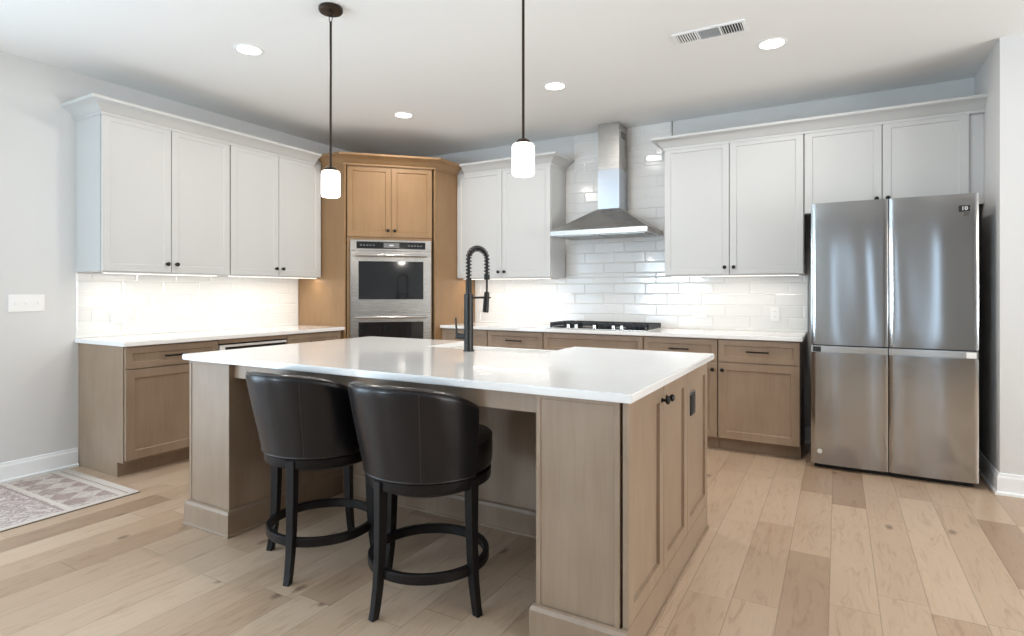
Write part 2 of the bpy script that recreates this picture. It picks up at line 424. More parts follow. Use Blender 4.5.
# back base run
YD = 4.73
def bbase(x0, x1, lab, fronts): return cabinet('base_cabinet', lab, (x0, YD, 0), 0, x1-x0, .884, .605, fronts, GREIGE, toe=.10)
DBB = .70
def bb(x0, x1, lab, dr=True, kn='r', two=False):
    w = x1-x0
    f = [('drawer' if dr else 'false', 0, w, DBB, DT, ('pull', w/2, .79) if dr else None)]
    if two: f += [('door', 0, w/2, .105, DBB, ('knob', w/2-.035, .64)), ('door', w/2, w, .105, DBB, ('knob', w/2+.035, .64))]
    else: f += [('door', 0, w, .105, DBB, ('knob', w-.035 if kn == 'r' else .035, .64))]
    return bbase(x0, x1, lab, f)
bb(TX, -2.941, 'brown base cabinet beside the oven tower, back wall', kn='r')
bb(-2.938, -2.341, 'brown base cabinet just left of the cooktop', kn='l')
bb(-2.338, -1.411, 'wide brown base cabinet with false front under the cooktop', dr=False, two=True)
bb(-1.408, -.818, 'brown base cabinet just right of the cooktop', kn='r')
bb(-.815, -.240, 'brown base cabinet at the end of the back counter beside the refrigerator', kn='l')

# worktops
def slab(name, pts, label, z0=.884, z1=CT, bev=.003):
    bm = B(); prism(bm, pts, z0, z1)
    bmesh.ops.recalc_face_normals(bm, faces=bm.faces[:])
    bmesh.ops.bevel(bm, geom=[e for e in bm.edges], offset=bev, segments=2, affect='EDGES')
    return setp(obj(name, bm, QUARTZ), label, 'countertop')
slab('countertop', [(XL+.001, 2.037), (XL+.653, 2.037), (XL+.653, 4.0), (XL+.001, 4.0)], 'white quartz countertop along the left wall')
slab('countertop', [(TX+.002, 4.70), (-.221, 4.70), (-.221, YB-.001), (TX+.002, YB-.001)], 'white quartz countertop along the back wall with the cooktop')

# ------------------------------------------------------------------ tile backsplashes
def tiles(bm, u0, u1, z0, z1, put, ref, k0=0):
    TW, TH, g, bv, dep = .305, .1, .0012, .0075, .0045
    k = 0; z = .930-.1
    rows = []
    while z < z1:
        rows.append((k, z, z+TH)); z += TH; k += 1
    for k, za, zb in rows:
        a = max(za, z0); b = min(zb, z1)
        if b-a < .012: continue
        off = ref+(k-2)*TW/3
        n = math.floor((u0-off)/TW)
        x = off+n*TW
        while x < u1:
            l = max(x, u0); r = min(x+TW, u1)
            if r-l > .015:
                l_, r_, a_, b_ = l+g, r-g, a+g, b-g
                s = min(bv, (r_-l_)/2.5, (b_-a_)/2.5)
                o4 = [(l_, a_), (r_, a_), (r_, b_), (l_, b_)]
                i4 = [(l_+s, a_+s), (r_-s, a_+s), (r_-s, b_-s), (l_+s, b_-s)]
                tl = random.uniform(-.0006, .0006); tz = random.uniform(-.0005, .0005)
                R = [[bm.verts.new(put(p[0], 0, p[1])) for p in o4], [bm.verts.new(put(p[0], dep*.45, p[1])) for p in o4],
                     [bm.verts.new(put(p[0], dep+tl*(1 if i in (0, 3) else -1)+tz*(1 if i < 2 else -1), p[1])) for i, p in enumerate(i4)]]
                for q0, q1 in zip(R, R[1:]):
                    for j in range(4): bm.faces.new((q0[j], q0[(j+1) % 4], q1[(j+1) % 4], q1[j]))
                bm.faces.new(R[-1])
            x += TW
pb = lambda u, d, z: (u, YB-.004-d, z)
pl_ = lambda u, d, z: (XL+.004+d, u, z)
t = empty('tile_backsplash', (-1.85, YB, CT), 0, 'glossy white subway tile on the back wall, rising behind the hood', 'backsplash')
t0 = Matrix.Translation((1.85, -YB, -CT))
bm = B(); tiles(bm, TX+.003, -.215, CT+.002, UZ-.001, pb, -2.08); tiles(bm, -2.388, -1.31, UZ-.001, 2.466, pb, -2.08); tiles(bm, -2.29, -1.408, 2.466, 2.58, pb, -2.08); tiles(bm, -2.29, -1.33, 2.582, H-.002, pb, -2.08)
bmesh.ops.transform(bm, matrix=t0, verts=bm.verts[:]); obj('tile_field', bm, TILE, t)
bm = B(); box(bm, TX+.003, -.215, YB-.0055, YB-.0005, CT+.001, UZ-.001); box(bm, -2.388, -1.31, YB-.0055, YB-.0005, UZ-.001, 2.466); box(bm, -2.292, -1.406, YB-.0055, YB-.0005, 2.466, H-.001); box(bm, -1.406, -1.325, YB-.0055, YB-.0005, 2.582, H-.001)
bmesh.ops.transform(bm, matrix=t0, verts=bm.verts[:]); obj('grout_bed', bm, GROUT, t)
for x, a, b in ((-.213, CT+.001, UZ-.001), (-1.322, 2.582, H-.001)):
    bm = B(); box(bm, x-.003, x+.003, YB-.013, YB-.001, a, b)
    bmesh.ops.transform(bm, matrix=t0, verts=bm.verts[:]); obj('edge_trim', bm, STEEL, t)
t = empty('tile_backsplash', (XL, 3.0, CT), 0, 'glossy white subway tile on the left wall above the counter', 'backsplash')
t0 = Matrix.Translation((-XL, -3.0, -CT))
bm = B(); tiles(bm, 2.043, 3.998, CT+.002, UZ-.001, pl_, 2.45); bmesh.ops.transform(bm, matrix=t0, verts=bm.verts[:]); obj('tile_field', bm, TILE, t)
bm = B(); box(bm, XL+.0005, XL+.0055, 2.040, 3.998, CT+.001, UZ-.001); bmesh.ops.transform(bm, matrix=t0, verts=bm.verts[:]); obj('grout_bed', bm, GROUT, t)

# ------------------------------------------------------------------ oven tower
P1 = Vector((-4.11, 4.02)); P2 = Vector((TX, 4.645)); L = (P2-P1).length; A45 = math.atan2(P2.y-P1.y, P2.x-P1.x)
t = empty('oven_tower_cabinet', (P1.x, P1.y, 0), A45, 'tan wooden corner cabinet tower that holds the double oven', 'cabinet')
inv = Matrix.Rotation(-A45, 4, 'Z') @ Matrix.Translation((-P1.x, -P1.y, 0))
def wp(bm): bmesh.ops.transform(bm, matrix=inv, verts=bm.verts[:])
bm = B(); box(bm, XL+.002, -4.092, 4.003, 4.023, 0, 2.50); wp(bm); obj('side_panel', bm, HONEY, t)
bm = B(); box(bm, TX-.02, TX-.0005, 4.628, YB-.002, 0, 2.50); wp(bm); obj('side_panel', bm, HONEY, t)
n45 = Vector((-math.sin(A45), math.cos(A45)))
pent = [(XL+.004, YB-.003), (XL+.004, 4.026), (P1.x+n45.x*.09, P1.y+n45.y*.09), (P2.x-.024+n45.x*.02, P2.y+n45.y*.09), (TX-.024, YB-.003)]
bm = B(); prism(bm, pent, .10, .44); prism(bm, pent, 1.775, 2.50); wp(bm)
box(bm, .024, .052, .03, .60, .44, 1.775); box(bm, L-.052, L-.042, .03, .60, .44, 1.775)
box(bm, .024, L-.042, .022, .12, 1.775, 2.50); box(bm, .024, L-.042, .022, .12, .10, .44); obj('carcass', bm, HONEY, t)
bm = B(); box(bm, .024, .052, .004, .03, .44, 1.775); box(bm, L-.052, L-.042, .004, .03, .44, 1.775); box(bm, .052, L-.052, .004, .03, 1.757, 1.775); obj('face_frame', bm, HONEY, t)
bm = B(); box(bm, .02, L-.02, .09, .14, 0, .10); obj('toe_kick', bm, HONEY, t)
for i in (0, 1):
    a, b = (.024, L/2-.0015) if i == 0 else (L/2+.0015, L-.042)
    bm = B(); shaker(bm, a, b, 1.782, 2.47, fr=.05); d = obj('door', bm, HONEY, t); knob(d, L/2+(-.032 if i == 0 else .032), 1.845)
bm = B(); shaker(bm, .024, L-.042, .115, .435, fr=.05); d = obj('drawer', bm, HONEY, t); pull(d, L/2, .36)
bm = B(); sweep(bm, [(LFX+.001, 4.003), (-4.105, 4.003), (TX+.0, 4.628), (TX, 4.995)], CP, 1); wp(bm); obj('crown_molding', bm, HONEY, t, True, 30)
# double oven
t = empty('double_wall_oven', (P1.x, P1.y, .45), A45, 'stainless steel double wall oven set into the tan corner tower', 'oven')
oz = .45; ox0, ox1 = .056, L-.056
bm = B(); box(bm, ox0, ox1, .006, .55, .452-oz, 1.755-oz); obj('housing', bm, STEEL, t)
bm = B(); box(bm, ox0, ox1, -.018, .004, 1.648-oz, 1.752-oz, .002); cp = obj('control_panel', bm, STEEL, t)
bm = B(); box(bm, ox0+.055, ox1-.055, -.0205, -.018, 1.667-oz, 1.735-oz); dp = obj('control_glass', bm, GLASSB, cp)
bm = B(); box(bm, L/2-.075, L/2+.075, -.0215, -.0205, 1.678-oz, 1.725-oz); obj('display', bm, mat('display_grey', (.16, .16, .16), .2), cp)
bm = B()
IC = mat('icon_print', (.55, .55, .55), .5)
for k in range(5): box(bm, ox0+.09+k*.03, ox0+.105+k*.03, -.0213, -.0205, 1.698-oz, 1.702-oz)
obj('control_icons', bm, IC, cp)
bm = B()
for k in range(5): box(bm, ox1-.105-k*.03, ox1-.09-k*.03, -.0213, -.0205, 1.698-oz, 1.702-oz)
obj('control_icons', bm, IC, cp)
bm = B(); box(bm, L/2-.02, L/2+.02, -.022, -.0215, 1.695-oz, 1.708-oz); obj('display_digits', bm, IC, cp)
def oven_door(z0, z1, w0, w1, dim):
    bm = B(); s = w0[0]
    # frame around the window
    for q in ((ox0, ox0+.075, z0, z1), (ox1-.075, ox1, z0, z1), (ox0+.075, ox1-.075, z0, w1), (ox0+.075, ox1-.075, w0[1], z1)):
        box(bm, q[0], q[1], -.022, .004, q[2]-oz, q[3]-oz)
    d = obj('oven_door', bm, STEEL, t)
    bm = B(); box(bm, ox0+.075, ox1-.075, -.018, -.006, w1-oz, w0[1]-oz); obj('oven_window', bm, GLASSB, d)
    bm = B(); hz = z1-.042-oz
    tube(bm, [(ox0+.045, -.07, hz), (ox1-.045, -.07, hz)], .0125, 16)
    for x in (ox0+.07, ox1-.07): tube(bm, [(x, -.022, hz), (x, -.068, hz)], .009, 10)
    obj('oven_handle', bm, CHROME, d, True)
oven_door(1.052, 1.642, (0, 1.545), 1.175, 0)
oven_door(.458, 1.044, (0, .955), .585, 0)

# ------------------------------------------------------------------ range hood
hx0, hx1, hy0 = -2.327, -1.408, 4.853; cxh0, cxh1, cyh = -1.950, -1.742, 5.10
t = empty('range_hood', ((hx0+hx1)/2, YB, 1.76), 0, 'stainless steel pyramid range hood with a tall chimney above the cooktop', 'range hood')
ht = Matrix.Translation((-(hx0+hx1)/2, -YB, -1.76))
bm = B(); ybk = YB-.0135
z1, z2, z3 = 1.766, 1.812, 2.02
def rect(x0, x1, y0, y1, z): return [bm.verts.new(p) for p in ((x0, y0, z), (x1, y0, z), (x1, y1, z), (x0, y1, z))]
R = [rect(cxh0-.003, cxh1+.003, cyh-.003, ybk, z3), rect(hx0, hx1, hy0, ybk, z2)]
for k in range(4): bm.faces.new((R[0][k], R[0][(k+1) % 4], R[1][(k+1) % 4], R[1][k]))
bm.faces.new(R[0]); bm.faces.new(R[1][::-1])
bmesh.ops.transform(bm, matrix=ht, verts=bm.verts[:]); obj('canopy', bm, STEEL, t)
bm = B(); box(bm, hx0, hx1, hy0, ybk, z1, z2-.0005, .002); bmesh.ops.transform(bm, matrix=ht, verts=bm.verts[:]); rim = obj('rim', bm, STEEL, t)
bm = B()
for k in range(5):
    xk = (hx0+hx1)/2-.06+k*.03; lathe(bm, [(0, 0), (.007, 0), (.007, .003), (0, .003)], 12, M=Matrix.Translation((xk, hy0, (z1+z2)/2)) @ Matrix.Rotation(PI/2, 4, 'X'))
bmesh.ops.transform(bm, matrix=ht, verts=bm.verts[:]); obj('button', bm, CHROME, rim)
bm = B(); box(bm, hx0+.04, (hx0+hx1)/2-.01, hy0+.06, ybk-.06, z1-.006, z1); box(bm, (hx0+hx1)/2+.01, hx1-.04, hy0+.06, ybk-.06, z1-.006, z1)
bmesh.ops.transform(bm, matrix=ht, verts=bm.verts[:]); obj('grease_filter', bm, mat('filter_mesh', (.35, .35, .34), .4, 1), t)
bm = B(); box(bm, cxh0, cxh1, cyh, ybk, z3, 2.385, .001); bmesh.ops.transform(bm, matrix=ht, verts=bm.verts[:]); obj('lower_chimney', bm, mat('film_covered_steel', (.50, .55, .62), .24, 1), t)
bm = B(); box(bm, cxh0+.003, cxh1-.003, cyh+.003, ybk, 2.385, H-.004); bmesh.ops.transform(bm, matrix=ht, verts=bm.verts[:]); uc = obj('upper_chimney', bm, STEEL, t)
bm = B()
for k in range(3): box(bm, cxh1-.0035, cxh1-.002, cyh+.06, ybk-.05, H-.09-k*.022, H-.08-k*.022)
bmesh.ops.transform(bm, matrix=ht, verts=bm.verts[:]); obj('vent_slot', bm, DARK, uc)

# ------------------------------------------------------------------ cooktop
kx0, kx1, ky0, ky1 = -2.335, -1.385, 4.752, 5.27
t = empty('gas_cooktop', ((kx0+kx1)/2, (ky0+ky1)/2, CT), 0, 'stainless gas cooktop with black cast iron grates on the back counter', 'cooktop')
kt = (kx0+kx1)/2; kc = (ky0+ky1)/2; KW = kx1-kx0; KD = ky1-ky0
bm = B(); box(bm, -KW/2, KW/2, -KD/2, KD/2, 0.0005, .010, .003); obj('cooktop_tray', bm, CHROME, t)
for i, (gx, gy, r) in enumerate(((-.31, .12, .045), (-.31, -.06, .035), (0, .05, .06), (.31, .12, .04), (.31, -.06, .045))):
    bm = B(); lathe(bm, [(0, .010), (r, .010), (r, .018), (r*.8, .020), (r*.78, .026), (0, .028)], 24, (gx, gy)); obj('burner', bm, GRATE, t, True)
for i in range(3):
    a = -KW/2+.012+i*(KW-.024)/3; b = a+(KW-.024)/3-.004; y0, y1 = -KD/2+.095, KD/2-.015
    bm = B(); z0, zt = .028, .052
    for yy in (y0, y1-.012): box(bm, a, b, yy, yy+.012, z0, zt, .002)
    for xx in (a, b-.012): box(bm, xx, xx+.012, y0, y1, z0, zt, .002)
    for j in range(1, 6): xx = a+(b-a)*j/6; box(bm, xx-.005, xx+.005, y0, y1, z0, zt)
    for j in (1, 2, 3): yy = y0+(y1-y0)*j/4; box(bm, a, b, yy-.005, yy+.005, z0, zt)
    for xx in (a, b-.014):
        for yy in (y0, y1-.014): box(bm, xx, xx+.014, yy, yy+.014, .0105, z0)
    if i == 0: box(bm, a-.004, a+.006, y0+.01, y1-.01, .012, zt-.002, .002)
    if i == 2: box(bm, b-.006, b+.004, y0+.01, y1-.01, .012, zt-.002, .002)
    obj('grate', bm, GRATE, t)
for x in (-.262, -.185, -.01, .165, .240):
    bm = B(); lathe(bm, [(0, .010), (.022, .010), (.022, .014), (.0175, .016), (.016, .040), (.013, .043), (0, .043)], 20, (x, -KD/2+.055)); obj('burner_knob', bm, CHROME, t, True)

# ------------------------------------------------------------------ refrigerator
fx0, fx1, fy, fh = -.165, .772, 4.624, 1.872
t = empty('refrigerator', ((fx0+fx1)/2, fy, 0), 0, 'stainless steel four-door refrigerator in the alcove at the right', 'refrigerator')
FW = fx1-fx0
bm = B(); box(bm, -FW/2+.006, FW/2-.006, .075, .70, .035, fh-.03, .004); obj('body', bm, mat('fridge_side_grey', (.11, .11, .112), .45, .3), t)
bm = B(); box(bm, -FW/2+.02, FW/2-.02, .05, .66, 0.0, .033); obj('plinth', bm, DARK, t)
def fdoor(x0, x1, z0, z1, inner):
    """gently bowed door skin, rounded vertical edges"""
    bm = B(); n = 28; prof = []
    w = x1-x0
    for i in range(n+1):
        s = i/n; x = x0+w*s; e = min(s, 1-s)*w; r = .005
        y = -.009*(1-(2*s-1)**2)
        if e < r: y += r-math.sqrt(max(0, r*r-(r-e)**2))
        prof.append((x, y))
    m_ = 30; grid = []
    for j in range(m_+1):
        z = z0+(z1-z0)*j/m_
        grid.append([bm.verts.new((x, y+(.0007*math.sin(z*4.1+x*9)+.0009*math.sin(x*26+z*1.4+(2 if inner == 'r' else 0)))*math.sin(PI*j/m_)**.5*min(1, 8*min(x-x0, x1-x)/w), z)) for x, y in prof])
    for a, b in zip(grid, grid[1:]):
        for k in range(n): bm.faces.new((a[k], a[k+1], b[k+1], b[k]))
    bk = [[bm.verts.new((x, .07, z)) for x in (x0, x1)] for z in (z0, z1)]
    bm.faces.new([bk[0][0]]+[v for v in grid[0]]+[bk[0][1]]); bm.faces.new(([bk[1][0]]+[v for v in grid[-1]]+[bk[1][1]])[::-1])
    bm.faces.new((bk[0][0], bk[0][1], bk[1][1], bk[1][0]))
    bm.faces.new([bk[0][0], bk[1][0]]+[g[0] for g in grid][::-1]); bm.faces.new(([bk[0][1], bk[1][1]]+[g[-1] for g in grid][::-1])[::-1])
    return bm
sm = .296-(fx0+fx1)/2; SP = .872
up = []
for x0, x1, nm in ((-FW/2, sm-.003, 'l'), (sm+.003, FW/2, 'r')):
    up.append(obj('upper_door', fdoor(x0, x1, SP+.004, fh, nm), STEELV, t, True, 40))
for x0, x1, nm in ((-FW/2, sm-.003, 'l'), (sm+.003, FW/2, 'r')):
    d = obj('lower_door', fdoor(x0, x1, .036, SP-.050, nm), STEELV, t, True, 40)
    bm = B(); a, b = x0+.012, x1-.012
    box(bm, x0, x1, .02, .07, SP-.050, SP-.006); box(bm, a, b, .002, .022, SP-.047, SP-.009, .002)
    h = obj('grip_strip', bm, CHROME, d)
    bm = B(); e = x0+.012 if nm == 'l' else x1-.012
    box(bm, e-.0 if nm == 'l' else e-.05, (e+.05) if nm == 'l' else e, .0002, .004, SP-.047, SP-.010); obj('grip_end', bm, DARK if nm == 'l' else PLASTIC, d)
bm = B(); box(bm, sm-.003, sm+.003, .02, .07, .04, fh-.005); box(bm, -FW/2+.01, FW/2-.01, .03, .07, SP-.006, SP+.004); obj('door_gasket', bm, DARK, t)
# badge and lettering near the top right corner
def text(s, size, M, m, parent, name, ext=.0004):
    cu = bpy.data.curves.new(name, 'FONT'); cu.body = s; cu.size = size; cu.extrude = ext; cu.align_x = 'CENTER'; cu.align_y = 'CENTER'
    tmp = bpy.data.objects.new(name, cu); C.collection.objects.link(tmp)
    dg = bpy.context.evaluated_depsgraph_get(); me = bpy.data.meshes.new_from_object(tmp.evaluated_get(dg))
    bpy.data.objects.remove(tmp)
    o = bpy.data.objects.new(name, me); C.collection.objects.link(o); me.materials.clear(); me.materials.append(m); me.transform(M); o.parent = parent
    return o
bx, bz = FW/2-.073, 1.775
bm = B(); box(bm, bx-.029, bx+.029, -.0060, -.0015, bz-.018, bz+.022, 0); st = obj('badge', bm, mat('badge_black', (.01, .01, .01), .4), up[1])
RX = Matrix.Rotation(PI/2, 4, 'X')
text('10', .034, Matrix.Translation((bx, -.0064, bz+.002)) @ RX, PLASTIC, st, 'badge_numeral')
bm = B()
for k, zz in enumerate((bz-.025, bz-.033, bz-.040)): box(bm, bx-.028+.003*k, bx+.028-.003*k, -.0048, -.0015, zz-.0025, zz+.0015)
obj('badge_print', bm, DARK, up[1])
text('SAMSUNG', .022, Matrix.Translation((bx-.01, -.0052, bz+.055)) @ RX, mat('logo_grey', (.30, .30, .30), .3, 1), up[1], 'lettering')
bm = B(); lathe(bm, [(0, 0), (.017, 0), (.017, .0015), (.013, .002), (0, .002)], 24, M=Matrix.Translation((-FW/2+.055, -.0025, .125)) @ RX); obj('round_sticker', bm, mat('sticker_clear', (.6, .6, .58), .3), t, True)

# ------------------------------------------------------------------ island
ix0, ix1, iy0, iyb, iy1 = -3.030, -.619, 1.84, 2.63, 3.16      # body
t = empty('kitchen_island', ((ix0+ix1)/2, 2.5, 0), 0, 'greige wooden kitchen island with a seating recess and moulded base', 'island')
it = Matrix.Translation((-(ix0+ix1)/2, -2.5, 0))
def ip(bm): bmesh.ops.transform(bm, matrix=it, verts=bm.verts[:])
LX, RX0 = -2.690, -.938
bm = B(); box(bm, ix0, LX, iy0+.02, iyb, 0, .884)
for q in ((ix0, -2.198, iyb, iy1, 0, .884), (-1.378, ix1-.006, iyb, iy1, 0, .884), (-2.198, -1.378, iyb, 2.775, 0, .884), (-2.198, -1.378, 2.775, iy1, 0, .62)): box(bm, *q)
box(bm, RX0, ix1-.008, iy0+.02, iyb, 0, .884); ip(bm); obj('carcass', bm, GREIGE, t)
def fpanel(x0, x1, name, l=.017):
    bm = B(); shaker(bm, x0, x1, .10, .8835, y=iy0, t=.02, fr=l, rec=.004, bevel=.002); ip(bm); return obj(name, bm, GREIGE, t)
fpanel(ix0, LX, 'end_panel'); fpanel(RX0, ix1-.008, 'end_panel')
bm = B(); box(bm, LX, RX0, iy0+.03, iy0+.05, .806, .8835); ip(bm); obj('apron', bm, GREIGE, t)
bm = B(); shaker(bm, LX+.001, RX0-.001, .10, .8835, y=iyb-.012, t=.012, fr=.02, rec=.003); ip(bm); obj('recess_panel', bm, GREIGE, t)
# moulded base around everything
MP = [(0, 0), (.024, 0), (.024, .010), (.018, .016), (.018, .112), (.012, .126), (.004, .131), (0, .131)]
bm = B(); sweep(bm, [(ix0, iy1), (ix0, iy0), (LX, iy0), (LX, iyb-.012), (RX0, iyb-.012), (RX0, iy0), (ix1+.022, iy0)], MP, 1); ip(bm); obj('base_molding', bm, GREIGE, t)
bm = B(); box(bm, ix1, ix1+.022, iy0+.001, iy1, 0, .1345); box(bm, ix1+.022, ix1+.032, iy0+.001, iy1, 0, .016, .002); ip(bm); obj('side_base', bm, GREIGE, t)
# doors on the right side (face +x at ix1+.022)
MR = Matrix.Translation((ix1+.022, iy0, 0)) @ Matrix.Rotation(PI/2, 4, 'Z')
ks = [(0.002, .442), (.448, .851)]
for i, (a, b) in enumerate(ks):
    bm = B(); shaker(bm, a, b, .136, .878, M=MR, fr=.058, rec=.012, bevel=.0015); ip(bm); d = obj('door', bm, GREIGE, t)
    k = knob(d, 0, 0); k.matrix_local = it @ MR @ Matrix.Translation(((b-.028) if i == 0 else a+.035, 0, .823))
bm = B(); shaker(bm, .857, iy1-iy0, .136, .878, M=MR, fr=.058, rec=.012, bevel=.0015); ip(bm); obj('side_panel', bm, GREIGE, t)
# pop-out outlet on the side panel
bm = B(); box(bm, .890, 1.005, -.004, .0085, .672, .778, .002, MR); ip(bm); o_ = obj('outlet', bm, CHROME, t)
bm = B(); box(bm, .892, .985, -.009, -.004, .672, .766, .001, MR); ip(bm); obj('outlet_face', bm, mat('outlet_black', (.012, .012, .012), .35), o_)
bm = B()
for z in (.697, .740): box(bm, .925, .955, -.0105, -.009, z-.012, z+.012, 0, MR)
ip(bm); obj('socket', bm, mat('socket_grey', (.08, .08, .08), .5), o_)
# rear fronts
MBk = Matrix.Translation((ix1, iy1+.021, 0)) @ Matrix.Rotation(PI, 4, 'Z')
for a, b, nm in ((.004, .762, 'd'), (1.645, 2.0, 'e'), (2.005, 2.41, 'f')):
    bm = B(); shaker(bm, a, b, .136, .878, M=MBk); ip(bm); d = obj('door', bm, GREIGE, t); k = knob(d, 0, 0); k.matrix_local = it @ MBk @ Matrix.Translation((b-.04, 0, .80))
for a, b in ((.77, 1.20), (1.204, 1.637)):
    bm = B(); shaker(bm, a, b, .136, .612, M=MBk); ip(bm); obj('door', bm, GREIGE, t)
# island top with a notch for the apron sink
c0, c1, d0, d1, sx0, sx1, sy = -3.045, -.576, 1.808, 3.246, -2.182, -1.392, 2.800
slab('countertop', [(c0, d0), (c1, d0), (c1, d1), (sx1, d1), (sx1, sy), (sx0, sy), (sx0, d1), (c0, d1)], 'large white quartz countertop on the kitchen island, notched around the sink', bev=.004)
# sink
t = empty('apron_sink', ((sx0+sx1)/2, (sy+3.26)/2, .884), 0, 'white apron-front sink set into the rear of the island', 'sink')
a, b, ya, yb = sx0-.012-(sx0+sx1)/2, sx1+.012-(sx0+sx1)/2, sy-.018-(sy+3.26)/2, 3.262-(sy+3.26)/2
bm = B(); th = .02
box(bm, a, b, ya, yb, -.245, -.225); box(bm, a, a+th, ya, yb, -.225, -.001); box(bm, b-th, b, ya, yb, -.225, -.001)
box(bm, a+th, b-th, ya, ya+th, -.225, -.001); obj('basin', bm, PORC, t)
bm = B(); box(bm, a, b, yb-.03, yb, -.2249, -.001, .004); obj('apron_front', bm, PORC, t)
bm = B(); lathe(bm, [(0, -.222), (.042, -.222), (.045, -.2245), (0, -.2245)], 24); obj('drain', bm, CHROME, t)
# ------------------------------------------------------------------ faucet
fxp, fyp = -1.800, 2.700
t = empty('faucet', (fxp, fyp, CT), 0, 'matte black spring pull-down faucet on the island', 'faucet')
GUN = mat('gunmetal', (.022, .021, .020), .36, .6)
bm = B(); lathe(bm, [(0, .0005), (.031, .0005), (.031, .006), (.0265, .010), (.0265, .318), (.019, .324), (0, .324)], 28); obj('body', bm, GUN, t, True)
bm = B(); lathe(bm, [(0, .322), (.0175, .322), (.0175, .40), (.014, .405), (0, .405)], 24); obj('riser', bm, GUN, t, True)
dirv = Vector((.15, 1, 0)).normalized(); arc = []; reach = .158
for k in range(15): arc.append(Vector((0, 0, .405+k*.007)))
zc = .405+14*.007
for k in range(1, 30): a_ = PI*k/29; arc.append(dirv*(reach/2*(1-math.cos(a_)))+Vector((0, 0, zc+.078*math.sin(a_)**.75)))
for k in range(1, 10): arc.append(dirv*reach+Vector((0, 0, zc-k*.009)))
bm = B(); tube(bm, arc, .0085, 12); obj('hose', bm, BLACKM, t, True)
# coil
cum = [0]
for p_, n_ in zip(arc, arc[1:]): cum.append(cum[-1]+(n_-p_).length)
tot = cum[-1]; turns = 22; pts = []; side = Vector((dirv.y, -dirv.x, 0))
Nn = turns*10; j = 0
for k in range(Nn+1):
    s = tot*k/Nn
    while j < len(cum)-2 and cum[j+1] < s: j += 1
    f = (s-cum[j])/(cum[j+1]-cum[j]); p_ = arc[j].lerp(arc[j+1], f); tg = (arc[j+1]-arc[j]).normalized(); nn = tg.cross(side)
    th_ = 2*PI*turns*k/Nn; pts.append(p_+(side*math.cos(th_)+nn*math.sin(th_))*.0150)
bm = B(); tube(bm, pts, .0034, 6); obj('spring', bm, GUN, t, True)
e_ = arc[-1]; bm = B(); tube(bm, [e_+Vector((0, 0, .012)), e_-Vector((0, 0, .018))], .0165, 16)
tube(bm, [e_-Vector((0, 0, .018)), e_-Vector((0, 0, .095))], .0065, 12); obj('hose_end', bm, BLACKM, t, True)
hd = e_-Vector((0, 0, .090)); dn = (dirv*-.11+Vector((0, 0, -1))).normalized()
bm = B(); tube(bm, [hd, hd+dn*.004, hd+dn*.03, hd+dn*.115, hd+dn*.12], [.012, .0155, .0165, .0185, .015], 18); obj('spray_head', bm, GUN, t, True)
zb = .300; hh = hd+dn*((hd.z-zb)/-dn.z)
bm = B(); tube(bm, [Vector((0, 0, zb)), Vector((0, 0, zb))+dirv*(reach-.025)], .0065, 10)
ring = [hh+Vector((math.cos(2*PI*k/20)*.0215, math.sin(2*PI*k/20)*.0215, 0)) for k in range(20)]; tube(bm, ring, .0045, 8, closed=True); obj('docking_arm', bm, GUN, t, True)
ld = Vector((-1, -.12, 0)).normalized()
bm = B(); tube(bm, [ld*.015+Vector((0, 0, .082)), ld*.068+Vector((0, 0, .082))], [.019, .019], 18); lv = obj('valve', bm, GUN, t, True)
bm = B(); tube(bm, [ld*.075+Vector((0, 0, .075)), ld*.078+Vector((0, 0, .12)), ld*.082+Vector((0, 0, .185))], [.0075, .006, .005], 10); tube(bm, [ld*.062+Vector((0, 0, .082)), ld*.078+Vector((0, 0, .082))], .009, 10); obj('lever', bm, GUN, t, True)

